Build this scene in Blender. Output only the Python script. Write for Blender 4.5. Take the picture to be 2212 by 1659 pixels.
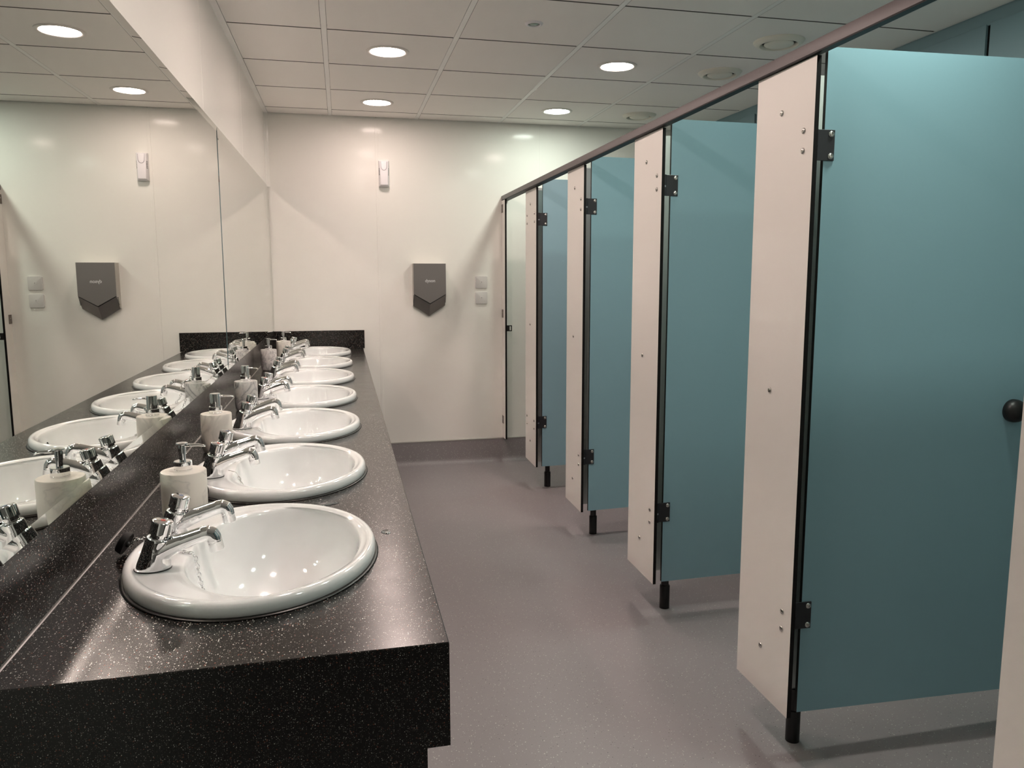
import bpy, bmesh, math, random
from mathutils import Vector, Matrix

for o in list(bpy.data.objects):
    bpy.data.objects.remove(o, do_unlink=True)
SC = bpy.context.scene
COL = SC.collection
random.seed(7)

# ------------------------------------------------------------------ camera
F_PX, PX, PY = 1688.29, 1139.17, 810.63
YAW, PITCH, ROLL = 0.2320, 0.1308, 0.0004
cam_d = bpy.data.cameras.new('camera')
cam = bpy.data.objects.new('camera', cam_d)
COL.objects.link(cam)
fwd = Vector((math.sin(YAW) * math.cos(PITCH), math.cos(YAW) * math.cos(PITCH), -math.sin(PITCH)))
rgt = Vector((math.cos(YAW), -math.sin(YAW), 0))
upv = rgt.cross(fwd)
R_ = rgt * math.cos(ROLL) + upv * math.sin(ROLL)
U_ = -rgt * math.sin(ROLL) + upv * math.cos(ROLL)
cam.matrix_world = Matrix(((R_.x, U_.x, -fwd.x, 0.4765), (R_.y, U_.y, -fwd.y, 0.0), (R_.z, U_.z, -fwd.z, 1.4464), (0, 0, 0, 1)))
cam_d.sensor_fit = 'HORIZONTAL'
cam_d.sensor_width = 36
cam_d.lens = F_PX * 36 / 2212
cam_d.shift_x = -(PX - 1106) / 2212
cam_d.shift_y = (PY - 829.5) / 2212
cam_d.clip_start = 0.02
SC.camera = cam

# ------------------------------------------------------------------ world, exposure
w = bpy.data.worlds.new('world')
SC.world = w
w.use_nodes = True
w.node_tree.nodes['Background'].inputs[0].default_value = (0.0, 0.0, 0.0, 1)
w.node_tree.nodes['Background'].inputs[1].default_value = 0.0
vs = SC.view_settings
vs.view_transform = 'Standard'
vs.look = 'None'
vs.gamma = 1
vs.use_curve_mapping = False
vs.exposure = 0.0
SC.cycles.use_denoising = True
SC.cycles.max_bounces = 8
SC.cycles.diffuse_bounces = 5
SC.cycles.glossy_bounces = 4
SC.cycles.use_adaptive_sampling = True
SC.cycles.adaptive_threshold = 0.03
SC.cycles.adaptive_min_samples = 12
SC.cycles.use_light_tree = False
SC.cycles.sample_clamp_indirect = 60.0
SC.cycles.blur_glossy = 0.0
LAMP_POWER = 142.0
WARM = (1.0, 0.80, 0.73)
COOL = (0.90, 1.0, 0.89)

# ------------------------------------------------------------------ measures (metres)
L = 5.804            # end wall
YB = -1.70           # wall behind the viewer
XR = 3.150           # rear wall of the cubicles
ZH = 2.532           # ceiling tiles
ZC = 0.900           # worktop
WD = 0.617           # worktop depth
YN = 1.100           # near end of the counter
XP = 1.686           # face of the pilasters
PW = 0.2936          # pilaster width
P_N = [0.873, 1.874, 2.875, 3.876, 4.877]   # near edges of the pilasters
ZB, ZT = 0.1736, 2.000
BAS = [1.535 + 0.650 * k for k in range(7)]


# ------------------------------------------------------------------ materials
def newmat(name):
    m = bpy.data.materials.new(name)
    m.use_nodes = True
    nt = m.node_tree
    return m, nt, nt.nodes['Principled BSDF']


def N(nt, t, **kw):
    n = nt.nodes.new(t)
    for k, v in kw.items():
        setattr(n, k, v)
    return n


def mixc(nt, fac, a, b):
    n = N(nt, 'ShaderNodeMix', data_type='RGBA')
    for sock, v in ((n.inputs[0], fac), (n.inputs[6], a), (n.inputs[7], b)):
        if isinstance(v, bpy.types.NodeSocket):
            nt.links.new(v, sock)
        else:
            sock.default_value = v
    return n.outputs[2]


def mth(nt, op, a, b=None):
    n = N(nt, 'ShaderNodeMath', operation=op)
    for i, v in enumerate((a, b)):
        if v is None:
            continue
        if isinstance(v, bpy.types.NodeSocket):
            nt.links.new(v, n.inputs[i])
        else:
            n.inputs[i].default_value = v
    return n.outputs[0]


def c4(c):
    return (c[0], c[1], c[2], 1)


def plain(name, col, rough=0.5, metal=0.0, var=0.04, scale=9.0, bump=0.0, bscale=400.0, spec=0.5, coat=0.0):
    m, nt, b = newmat(name)
    geo = N(nt, 'ShaderNodeNewGeometry')
    no = N(nt, 'ShaderNodeTexNoise')
    no.inputs['Scale'].default_value = scale
    nt.links.new(geo.outputs['Position'], no.inputs['Vector'])
    c = mixc(nt, no.outputs[0], c4([v * (1 - var) for v in col]), c4([min(1, v * (1 + var)) for v in col]))
    nt.links.new(c, b.inputs['Base Color'])
    b.inputs['Roughness'].default_value = rough
    b.inputs['Metallic'].default_value = metal
    b.inputs['Specular IOR Level'].default_value = spec
    if coat:
        b.inputs['Coat Weight'].default_value = coat
        b.inputs['Coat Roughness'].default_value = 0.05
    if bump:
        n2 = N(nt, 'ShaderNodeTexNoise')
        n2.inputs['Scale'].default_value = bscale
        nt.links.new(geo.outputs['Position'], n2.inputs['Vector'])
        bp = N(nt, 'ShaderNodeBump')
        bp.inputs['Strength'].default_value = bump
        bp.inputs['Distance'].default_value = 0.002
        nt.links.new(n2.outputs[0], bp.inputs['Height'])
        nt.links.new(bp.outputs[0], b.inputs['Normal'])
    return m


def specks(nt, scale, rmax, keep, stretch=(1, 1, 1), seed=0.0):
    """mask of scattered chips: kept voronoi cells, each chip of its own size; also the cell's random colour"""
    geo = N(nt, 'ShaderNodeNewGeometry')
    mp = N(nt, 'ShaderNodeMapping')
    mp.inputs['Scale'].default_value = stretch
    mp.inputs['Location'].default_value = (seed, seed * 0.7, seed * 1.3)
    nt.links.new(geo.outputs['Position'], mp.inputs[0])
    v = N(nt, 'ShaderNodeTexVoronoi')
    v.distance = 'MANHATTAN'
    v.inputs['Scale'].default_value = scale
    nt.links.new(mp.outputs[0], v.inputs['Vector'])
    sp = N(nt, 'ShaderNodeSeparateColor')
    nt.links.new(v.outputs['Color'], sp.inputs[0])
    k = mth(nt, 'GREATER_THAN', sp.outputs[0], 1 - keep)
    rad = mth(nt, 'MULTIPLY', mth(nt, 'ADD', mth(nt, 'MULTIPLY', sp.outputs[1], 0.75), 0.25), rmax)
    ins = mth(nt, 'LESS_THAN', v.outputs['Distance'], rad)
    return mth(nt, 'MULTIPLY', k, ins), sp.outputs[2]


def m_terrazzo():
    m, nt, b = newmat('black_speckled_laminate')
    a, ra = specks(nt, 330, 0.50, 0.48, stretch=(1, 0.8, 1.15))
    d, rd = specks(nt, 480, 0.50, 0.5, seed=3.1)
    e, re_ = specks(nt, 240, 0.50, 0.24, seed=7.7)
    base = c4((0.006, 0.005, 0.005))
    c1 = mixc(nt, mth(nt, 'MULTIPLY', e, 0.9), base, c4((0.16, 0.06, 0.04)))
    c2 = mixc(nt, mth(nt, 'MULTIPLY', d, mth(nt, 'ADD', mth(nt, 'MULTIPLY', rd, 0.6), 0.1)), c1, c4((0.36, 0.33, 0.29)))
    c3 = mixc(nt, mth(nt, 'MULTIPLY', a, mth(nt, 'ADD', mth(nt, 'MULTIPLY', ra, 0.7), 0.25)), c2, c4((0.80, 0.77, 0.71)))
    nt.links.new(c3, b.inputs['Base Color'])
    geo = N(nt, 'ShaderNodeNewGeometry')
    no = N(nt, 'ShaderNodeTexNoise')
    no.inputs['Scale'].default_value = 14
    no.inputs['Detail'].default_value = 4
    nt.links.new(geo.outputs['Position'], no.inputs['Vector'])
    mr = N(nt, 'ShaderNodeMapRange')
    mr.inputs[3].default_value = 0.17
    mr.inputs[4].default_value = 0.27
    nt.links.new(no.outputs[0], mr.inputs[0])
    nt.links.new(mr.outputs[0], b.inputs['Roughness'])
    b.inputs['Specular IOR Level'].default_value = 0.5
    return m


def m_vinyl():
    m, nt, b = newmat('grey_speckled_vinyl')
    geo = N(nt, 'ShaderNodeNewGeometry')
    no = N(nt, 'ShaderNodeTexNoise')
    no.inputs['Scale'].default_value = 2.2
    no.inputs['Detail'].default_value = 6
    nt.links.new(geo.outputs['Position'], no.inputs['Vector'])
    base = mixc(nt, no.outputs[0], c4((0.262, 0.240, 0.245)), c4((0.318, 0.293, 0.299)))
    a, ra = specks(nt, 140, 0.40, 0.48)
    d, rd = specks(nt, 130, 0.32, 0.28, seed=5.3)
    e, re_ = specks(nt, 420, 0.55, 0.4, seed=9.3)
    c0 = mixc(nt, mth(nt, 'MULTIPLY', e, 0.25), base, c4((0.36, 0.35, 0.34)))
    c1 = mixc(nt, mth(nt, 'MULTIPLY', d, 0.8), c0, c4((0.06, 0.055, 0.055)))
    c2 = mixc(nt, mth(nt, 'MULTIPLY', a, 0.85), c1, c4((0.62, 0.61, 0.58)))
    nt.links.new(c2, b.inputs['Base Color'])
    b.inputs['Roughness'].default_value = 0.42
    b.inputs['Specular IOR Level'].default_value = 0.4
    n2 = N(nt, 'ShaderNodeTexNoise')
    n2.inputs['Scale'].default_value = 320
    nt.links.new(geo.outputs['Position'], n2.inputs['Vector'])
    bp = N(nt, 'ShaderNodeBump')
    bp.inputs['Strength'].default_value = 0.12
    bp.inputs['Distance'].default_value = 0.002
    nt.links.new(n2.outputs[0], bp.inputs['Height'])
    nt.links.new(bp.outputs[0], b.inputs['Normal'])
    return m


def m_marble(name, light, dark, thr, scale, seed):
    m, nt, b = newmat(name)
    tc = N(nt, 'ShaderNodeTexCoord')
    mp = N(nt, 'ShaderNodeMapping')
    mp.inputs['Location'].default_value = (seed, seed * 2, seed * 3)
    mp.inputs['Rotation'].default_value = (0.3, 0.5, 0.2)
    nt.links.new(tc.outputs['Object'], mp.inputs[0])
    no = N(nt, 'ShaderNodeTexNoise')
    no.inputs['Scale'].default_value = scale
    no.inputs['Detail'].default_value = 5
    no.inputs['Distortion'].default_value = 1.4
    nt.links.new(mp.outputs[0], no.inputs['Vector'])
    v = mth(nt, 'ABSOLUTE', mth(nt, 'SUBTRACT', no.outputs[0], 0.5))
    mr = N(nt, 'ShaderNodeMapRange')
    mr.inputs[1].default_value = 0.0
    mr.inputs[2].default_value = thr
    mr.inputs[3].default_value = 1.0
    mr.inputs[4].default_value = 0.0
    nt.links.new(v, mr.inputs[0])
    n2 = N(nt, 'ShaderNodeTexNoise')
    n2.inputs['Scale'].default_value = scale * 0.6
    nt.links.new(mp.outputs[0], n2.inputs['Vector'])
    f = mth(nt, 'MULTIPLY', mth(nt, 'POWER', mr.outputs[0], 1.6), n2.outputs[0])
    c = mixc(nt, mth(nt, 'MINIMUM', mth(nt, 'MULTIPLY', f, 1.8), 1.0), c4(light), c4(dark))
    nt.links.new(c, b.inputs['Base Color'])
    b.inputs['Roughness'].default_value = 0.35
    return m


def emit(name, col, strength):
    m, nt, b = newmat(name)
    b.inputs['Base Color'].default_value = (0.8, 0.8, 0.8, 1)
    geo = N(nt, 'ShaderNodeNewGeometry')
    no = N(nt, 'ShaderNodeTexNoise')
    no.inputs['Scale'].default_value = 30
    nt.links.new(geo.outputs['Position'], no.inputs['Vector'])
    c = mixc(nt, no.outputs[0], c4([v * 0.97 for v in col]), c4(col))
    nt.links.new(c, b.inputs['Emission Color'])
    b.inputs['Emission Strength'].default_value = strength
    return m


M = {}
M['wall'] = plain('white_wall_panel', (0.86, 0.85, 0.80), 0.12, var=0.012, scale=1.5, spec=0.10)
M['back'] = plain('darkened_unseen_wall', (0.34, 0.33, 0.32), 0.6)  # unseen wall, its grey chosen to keep reflections from behind the viewer dark
M['seam'] = plain('panel_seam', (0.55, 0.54, 0.50), 0.4)
M['seam_d'] = plain('worktop_seam', (0.10, 0.09, 0.085), 0.4)
M['plaster'] = plain('backing_board', (0.30, 0.29, 0.27), 0.8)
M['tile'] = plain('ceiling_tile', (0.86, 0.83, 0.79), 0.75, var=0.02, scale=3, bump=0.05, bscale=700)
M['tbar'] = plain('ceiling_grid_metal', (0.84, 0.83, 0.80), 0.45)
M['tile_edge'] = plain('shade_toned_tile_edge', (0.14, 0.13, 0.12), 0.9)  # side faces darkened to paint in the shadow gap round each tile
M['dark'] = plain('groove_shade_black', (0.012, 0.012, 0.012), 0.8)  # near-black colour standing in for groove shade on the cross bars
M['floor'] = m_vinyl()
M['counter'] = m_terrazzo()
M['ceramic'] = plain('glazed_white_ceramic', (0.83, 0.84, 0.84), 0.10, var=0.008, spec=0.55, coat=0.6)
M['chrome'] = plain('polished_chrome', (0.86, 0.86, 0.87), 0.035, metal=1.0, var=0.01)
M['steel'] = plain('brushed_steel', (0.62, 0.60, 0.57), 0.25, metal=1.0)
M['mirror'] = plain('silvered_glass', (0.755, 0.785, 0.745), 0.004, metal=1.0, var=0.004, scale=1.0)
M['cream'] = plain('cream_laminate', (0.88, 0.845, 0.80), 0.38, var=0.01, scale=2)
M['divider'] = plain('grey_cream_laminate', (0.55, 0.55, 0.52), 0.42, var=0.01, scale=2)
M['bracket'] = plain('bronze_bracket', (0.20, 0.17, 0.15), 0.4, metal=0.6)
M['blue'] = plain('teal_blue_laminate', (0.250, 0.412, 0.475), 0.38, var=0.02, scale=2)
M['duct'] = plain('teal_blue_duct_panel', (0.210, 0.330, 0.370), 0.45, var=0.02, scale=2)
M['core'] = plain('black_laminate_core', (0.006, 0.005, 0.005), 0.5, spec=0.2)
M['rail'] = plain('grey_brown_aluminium', (0.118, 0.097, 0.099), 0.42, metal=0.0, var=0.03)
M['hinge'] = plain('charcoal_hinge', (0.020, 0.020, 0.024), 0.42)
M['bush'] = plain('grey_nylon', (0.30, 0.31, 0.34), 0.5)
M['rubber'] = plain('black_rubber', (0.010, 0.009, 0.009), 0.40)
M['silicone_d'] = plain('dark_sealant', (0.015, 0.013, 0.012), 0.3)
M['silicone'] = plain('clear_sealant', (0.15, 0.135, 0.125), 0.2)
M['white_pl'] = plain('white_plastic', (0.82, 0.80, 0.82), 0.35, var=0.01)
M['plate_pl'] = plain('grey_white_plastic', (0.70, 0.68, 0.66), 0.4, var=0.01)
M['vent'] = plain('cream_painted_steel', (0.78, 0.75, 0.66), 0.42, var=0.02)
M['dryer'] = plain('sprayed_nickel', (0.215, 0.200, 0.192), 0.34, metal=0.45, var=0.03)
M['dryer_l'] = plain('satin_nickel_side', (0.50, 0.47, 0.43), 0.35, metal=0.3)
M['slot'] = plain('black_slot', (0.006, 0.006, 0.006), 0.7)
M['letter'] = plain('silver_lettering', (0.70, 0.70, 0.70), 0.4)
M['red'] = plain('red_marker', (0.55, 0.10, 0.08), 0.3)
M['bluem'] = plain('blue_marker', (0.10, 0.13, 0.22), 0.3)
M['lens'] = plain('green_sensor_lens', (0.16, 0.26, 0.20), 0.2)
M['water'] = plain('clear_water', (0.9, 0.9, 0.9), 0.02, var=0.0)
M['water'].node_tree.nodes['Principled BSDF'].inputs['Transmission Weight'].default_value = 1.0
M['water'].node_tree.nodes['Principled BSDF'].inputs['IOR'].default_value = 1.33
M['marble1'] = m_marble('cream_marble', (0.70, 0.66, 0.60), (0.56, 0.53, 0.49), 0.06, 10, 1.3)
M['marble2'] = m_marble('cream_marble_soft', (0.68, 0.64, 0.58), (0.52, 0.49, 0.45), 0.10, 9, 4.1)
M['marble3'] = m_marble('grey_veined_marble', (0.50, 0.49, 0.47), (0.15, 0.15, 0.16), 0.08, 13, 8.2)
M['marble4'] = m_marble('mottled_marble', (0.60, 0.57, 0.55), (0.22, 0.21, 0.22), 0.07, 18, 2.7)
M['marble5'] = m_marble('pale_marble', (0.66, 0.62, 0.57), (0.52, 0.49, 0.46), 0.06, 12, 6.4)
for _k, _c, _f in (('warm', WARM, 1.0), ('warm_mid', WARM, 0.82), ('warm_end', WARM, 0.56), ('warm_bright', WARM, 1.25), ('cool', COOL, 1.2), ('cool_near', COOL, 1.04), ('cool_end', COOL, 0.72)):
    M[_k] = emit(_k + '_diffuser', _c, LAMP_POWER * _f)
M['trimring'] = plain('white_lamp_ring', (0.70, 0.67, 0.63), 0.4)


# ------------------------------------------------------------------ mesh helpers
def link(o, parent=None):
    COL.objects.link(o)
    if parent is not None:
        o.parent = parent
    return o


def mobj(name, mesh, mat, parent=None, loc=(0, 0, 0), rot=(0, 0, 0)):
    o = bpy.data.objects.new(name, mesh)
    if mat is not None and not mesh.materials:
        for mm in (mat if isinstance(mat, (list, tuple)) else [mat]):
            mesh.materials.append(mm)
    o.location = loc
    o.rotation_euler = rot
    return link(o, parent)


def tomesh(bm, name, smooth=False, angle=None):
    bmesh.ops.recalc_face_normals(bm, faces=bm.faces)
    me = bpy.data.meshes.new(name)
    if angle is not None:
        for f in bm.faces:
            f.smooth = True
        for e in bm.edges:
            if len(e.link_faces) == 2 and e.calc_face_angle() > math.radians(angle):
                e.smooth = False
    elif smooth:
        for f in bm.faces:
            f.smooth = True
    bm.to_mesh(me)
    bm.free()
    return me


def box(bm, x0, x1, y0, y1, z0, z1):
    vs_ = [bm.verts.new(p) for p in ((x0, y0, z0), (x1, y0, z0), (x1, y1, z0), (x0, y1, z0), (x0, y0, z1), (x1, y0, z1), (x1, y1, z1), (x0, y1, z1))]
    fs = []
    for q in ((0, 3, 2, 1), (4, 5, 6, 7), (0, 1, 5, 4), (1, 2, 6, 5), (2, 3, 7, 6), (3, 0, 4, 7)):
        fs.append(bm.faces.new([vs_[i] for i in q]))
    return fs


def bxm(name, x0, x1, y0, y1, z0, z1, bev=0.0, seg=1, edge_slot=False):
    bm = bmesh.new()
    box(bm, x0, x1, y0, y1, z0, z1)
    if edge_slot:
        bm.normal_update()
        for f in bm.faces:
            f.material_index = 0 if abs(f.normal.z) > 0.5 else 1
    if bev:
        bmesh.ops.bevel(bm, geom=bm.edges[:], offset=bev, segments=seg, profile=0.5, affect='EDGES')
    return tomesh(bm, name, angle=40 if bev and seg > 1 else None)


def laminate(name, x0, x1, y0, y1, z0, z1, axis):
    """board with coloured faces (slot 0) on the two big sides and a black core (slot 1) on the edges"""
    bm = bmesh.new()
    box(bm, x0, x1, y0, y1, z0, z1)
    bm.normal_update()
    for f in bm.faces:
        f.material_index = 0 if abs(f.normal[axis]) > 0.5 else 1
    return tomesh(bm, name)


def rings(bm, rs, cap0=False, cap1=False, close=False):
    vv = [[bm.verts.new(p) for p in r] for r in rs]
    n = len(rs[0])
    for a, b in zip(vv[:-1], vv[1:]):
        for i in range(n):
            bm.faces.new((a[i], a[(i + 1) % n], b[(i + 1) % n], b[i]))
    if close:
        a, b = vv[-1], vv[0]
        for i in range(n):
            bm.faces.new((a[i], a[(i + 1) % n], b[(i + 1) % n], b[i]))
    if cap0:
        bm.faces.new(vv[0][::-1])
    if cap1:
        bm.faces.new(vv[-1])
    return vv


def lathe(bm, prof, seg=32, cx=0, cy=0, cz=0, mat=None):
    rs = []
    for r, z in prof:
        ring = [Vector((max(r, 1e-5) * math.cos(2 * math.pi * i / seg), max(r, 1e-5) * math.sin(2 * math.pi * i / seg), z)) for i in range(seg)]
        if mat is not None:
            ring = [mat @ p for p in ring]
        rs.append([(p.x + cx, p.y + cy, p.z + cz) for p in ring])
    rings(bm, rs, prof[0][0] > 1e-4, prof[-1][0] > 1e-4)


def tube(bm, pts, rad, seg=12, caps=True, closed=False):
    pts = [Vector(p) for p in pts]
    rs = []
    up = None
    n = len(pts)
    for i, p in enumerate(pts):
        if closed:
            t = (pts[(i + 1) % n] - pts[i - 1]).normalized()
        else:
            t = (pts[min(i + 1, n - 1)] - pts[max(i - 1, 0)]).normalized()
        if up is None:
            up = Vector((0, 1, 0)) if abs(t.y) < 0.9 else Vector((0, 0, 1))
        u = (up - t * up.dot(t)).normalized()
        v = t.cross(u)
        up = u
        r = rad[i] if isinstance(rad, (list, tuple)) else rad
        ru, rv = r if isinstance(r, tuple) else (r, r)
        rs.append([p + u * (ru * math.cos(2 * math.pi * k / seg)) + v * (rv * math.sin(2 * math.pi * k / seg)) for k in range(seg)])
    rings(bm, rs, caps and not closed, caps and not closed, closed)


def prism(bm, poly, axis, a, b):
    """extrude a 2D polygon along axis ('x','y','z') from a to b"""
    def P(p, t):
        return {'x': (t, p[0], p[1]), 'y': (p[0], t, p[1]), 'z': (p[0], p[1], t)}[axis]
    rings(bm, [[P(p, a) for p in poly], [P(p, b) for p in poly]], True, True)


def struct(o):
    o['kind'] = 'structure'
    return o


def tag(o, label, cat, group=None):
    o['label'] = label
    o['category'] = cat
    if group:
        o['group'] = group
    return o


def thing(name, loc, label, cat, group=None, rz=0.0):
    o = bpy.data.objects.new(name, None)
    o.empty_display_size = 0.05
    o.location = loc
    o.rotation_euler = (0, 0, rz)
    link(o)
    return tag(o, label, cat, group)


ORD = ['first', 'second', 'third', 'fourth', 'fifth', 'sixth', 'seventh']

# ------------------------------------------------------------------ room shell
fl = struct(mobj('floor', bxm('floor', -0.12, XR + 0.12, YB - 0.1, L + 0.12, -0.06, 0.0), M['floor']))
fl['label'] = 'grey speckled vinyl floor'

# left wall (mirror wall): backing + glossy panels with open joints
wl = struct(mobj('wall_left', bxm('wall_left', -0.13, -0.018, YB - 0.1, L + 0.12, 0, ZH + 0.12), M['plaster']))
wl['label'] = 'glossy white panelled wall behind the mirror'
yb = [YB, -0.41, 0.81, 2.03, 3.25, 4.48, 5.70, L]
for a, b in zip(yb[:-1], yb[1:]):
    mobj('panel', bxm('wall_panel_left', -0.018, -0.010, a + 0.0015, b - 0.0015, 0.0, ZH + 0.02, 0.0008), M['wall'], wl)

# end wall
wb = struct(mobj('wall_back', bxm('wall_back', -0.018, XR, L + 0.008, L + 0.12, 0, ZH + 0.12), M['plaster']))
wb['label'] = 'glossy white panelled end wall'
xb = [-0.010, 0.747, 1.950, XR]
for a, b in zip(xb[:-1], xb[1:]):
    mobj('panel', bxm('wall_panel_end', a + 0.001, b - 0.001, L, L + 0.008, 0.0, ZH + 0.02, 0.0006), M['wall'], wb)
for x in (0.747, 1.950):
    mobj('joint_strip', bxm('joint_strip', x - 0.010, x + 0.010, L - 0.0018, L + 0.001, 0.19, ZH - 0.004, 0.0008), M['wall'], wb)
bm = bmesh.new()
prism(bm, [(-0.010, L), (-0.010, L - 0.022), (-0.006, L - 0.016), (-0.001, L - 0.008), (0.012, L - 0.003), (0.016, L)], 'z', 2.034, ZH)
struct(mobj('trim_1', tomesh(bm, 'corner_trim', angle=60), M['wall']))['label'] = 'white corner trim above the mirror'

# wall behind the viewer
wf = struct(mobj('wall_front', bxm('wall_front', -0.018, XR, YB - 0.1, YB, 0, ZH + 0.12), M['back']))

# rear wall of the cubicles: blue duct panels with black gaps and a header strip
wr = struct(mobj('wall_right', bxm('wall_right', XR + 0.012, XR + 0.12, YB - 0.1, L + 0.12, 0, ZH + 0.12), M['core']))
wr['label'] = 'teal panelled rear wall of the cubicles'
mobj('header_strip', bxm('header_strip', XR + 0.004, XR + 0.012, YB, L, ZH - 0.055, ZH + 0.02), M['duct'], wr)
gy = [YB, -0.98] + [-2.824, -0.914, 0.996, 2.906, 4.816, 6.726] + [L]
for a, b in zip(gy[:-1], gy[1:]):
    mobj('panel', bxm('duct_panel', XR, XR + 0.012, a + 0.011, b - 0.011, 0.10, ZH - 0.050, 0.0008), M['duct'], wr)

# coved skirting on the end wall
bm = bmesh.new()
pf = [(L, 0.0), (L, 0.178), (L - 0.004, 0.178), (L - 0.005, 0.060)]
for i in range(7):
    t = math.pi / 2 * i / 6
    pf.append((L - 0.045 + 0.040 * math.cos(t), 0.045 - 0.0432 * math.sin(t)))
pf.append((L - 0.055, 0.0))
prism(bm, pf, 'x', 0.565, XR)
bs = struct(mobj('baseboard_back', tomesh(bm, 'baseboard_back', angle=35), M['floor']))
bs['label'] = 'grey vinyl coved skirting on the end wall'
mobj('capping_strip', bxm('capping_strip', 0.585, XR, L - 0.008, L, 0.178, 0.189, 0.002), M['seam'], bs)

# ceiling: slab, recessed T-bars, tegular tiles
ce = struct(mobj('ceiling', bxm('ceiling', -0.13, XR + 0.12, YB - 0.1, L + 0.12, ZH + 0.06, ZH + 0.12), M['plaster']))
ce['label'] = 'suspended ceiling of square grey-white tiles'
xs = [-0.010, 0.433, 1.033, 1.633, 2.233, 2.833, XR]
ys = [L] + [5.599 - 0.6 * k for k in range(12)] + [YB]
tmesh = {}
for i in range(len(xs) - 1):
    for j in range(len(ys) - 1):
        x0, x1, y1, y0 = xs[i], xs[i + 1], ys[j], ys[j + 1]
        gx0 = 0.030 if i == 0 else 0.0135
        gx1 = 0.018 if i == len(xs) - 2 else 0.0135
        gy1 = 0.010 if j == 0 else 0.006
        wx, wy = round(x1 - x0 - gx0 - gx1, 4), round(y1 - y0 - 0.006 - gy1, 4)
        if wy < 0.02:
            continue
        key = (wx, wy)
        if key not in tmesh:
            tmesh[key] = bxm('ceiling_tile', -wx / 2, wx / 2, -wy / 2, wy / 2, 0.0, 0.022, 0.0, 1, True)
        mobj('tile', tmesh[key], [M['tile'], M['tile_edge']], ce, (x0 + gx0 + wx / 2, y0 + 0.006 + wy / 2, ZH))
for x in xs[1:-1]:
    mobj('runner_bar', bxm('runner_bar', x - 0.0120, x + 0.0120, YB, L, ZH - 0.0002, ZH + 0.010), M['tbar'], ce)
cb = bxm('cross_bar', 0, XR, -0.012, 0.012, ZH + 0.011, ZH + 0.016)
for y in ys[1:-1]:
    mobj('cross_bar', cb, M['dark'], ce, (0, y, 0))
mobj('edge_trim', bxm('edge_trim', -0.010, 0.018, YB, L, ZH - 0.002, ZH + 0.022), M['tbar'], ce)
mobj('edge_trim', bxm('edge_trim', XR - 0.012, XR, YB, L, ZH + 0.002, ZH + 0.022), M['tbar'], ce)

# ------------------------------------------------------------------ ceiling fittings
bm = bmesh.new()
lathe(bm, [(0.083, 0.0), (0.084, -0.0035), (0.088, -0.006), (0.099, -0.006), (0.105, -0.0035), (0.106, 0.0), (0.083, 0.0)], 48)
ring_me = tomesh(bm, 'lamp_ring', angle=50)
bm = bmesh.new()
bm.faces.new([bm.verts.new((0.0835 * math.cos(-2 * math.pi * i / 32), 0.0835 * math.sin(-2 * math.pi * i / 32), -0.0030)) for i in range(32)])
diff_me = {}
for k in ('warm', 'warm_mid', 'warm_end', 'warm_bright', 'cool', 'cool_near', 'cool_end'):
    diff_me[k] = bpy.data.meshes.new('lamp_diffuser')
    bm.to_mesh(diff_me[k])
bm.free()
LW = {(0.733, 5.299): 'round warm ceiling light above the counter, nearest the end wall',
      (0.733, 4.099): 'round warm ceiling light above the counter, second from the end wall',
      (0.733, 2.899): 'round warm ceiling light above the counter, third from the end wall, out of the frame',
      (0.733, 1.699): 'round warm ceiling light above the counter, fourth from the end wall, out of the frame',
      (1.933, 5.299): 'round greenish-white ceiling light over the cubicles, nearest the end wall',
      (1.933, 4.099): 'round white ceiling light over the cubicles, second from the end wall',
      (1.933, 2.899): 'round ceiling light over the cubicles, cut by the top of the frame',
      (1.933, 1.699): 'round ceiling light over the cubicles, fourth from the end wall, out of the frame',
      (1.933, 0.499): 'round ceiling light over the cubicles, beside the viewer'}
for (x, y), lab in LW.items():
    t = thing('ceiling_light', (x, y, ZH), lab, 'ceiling light', 'round ceiling lights')
    mobj('trim_ring', ring_me, M['trimring'], t)
    if x > 1.5:
        k = 'cool_end' if y > 5 else ('warm_bright' if y > 4 else ('cool' if y > 2 else 'cool_near'))
    else:
        k = 'warm_end' if y > 5 else ('warm_mid' if y > 4 else 'warm')
    mobj('diffuser', diff_me[k], M[k], t)

bm = bmesh.new()
lathe(bm, [(0.084, 0.0), (0.083, -0.008), (0.089, -0.019), (0.098, -0.019), (0.113, -0.009), (0.118, -0.002), (0.118, 0.0), (0.084, 0.0)], 48)
vring = tomesh(bm, 'vent_ring', angle=55)
bm = bmesh.new()
lathe(bm, [(0.0, -0.020), (0.040, -0.0205), (0.062, -0.018), (0.068, -0.014), (0.068, -0.010), (0.0, -0.010)], 40)
vdisc = tomesh(bm, 'vent_disc', angle=55)
bm = bmesh.new()
lathe(bm, [(0.0, -0.0015), (0.082, -0.0015), (0.082, 0.0), (0.0, 0.0)], 32)
vback = tomesh(bm, 'vent_throat')
for (x, y, lab) in ((2.527, 3.499, 'round cream extract vent nearest the viewer, beside the headrail'),
                    (2.527, 4.099, 'round cream extract vent in the middle of the three'),
                    (2.527, 5.299, 'round cream extract vent nearest the end wall')):
    t = thing('ceiling_vent', (x, y, ZH), lab, 'vent', 'round ceiling vents')
    mobj('ring', vring, M['vent'], t)
    mobj('disc', vdisc, M['vent'], t)
    mobj('throat', vback, M['slot'], t)
    mobj('stem', bxm('vent_stem', -0.004, 0.004, -0.004, 0.004, -0.008, -0.0005), M['steel'], t)

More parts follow.
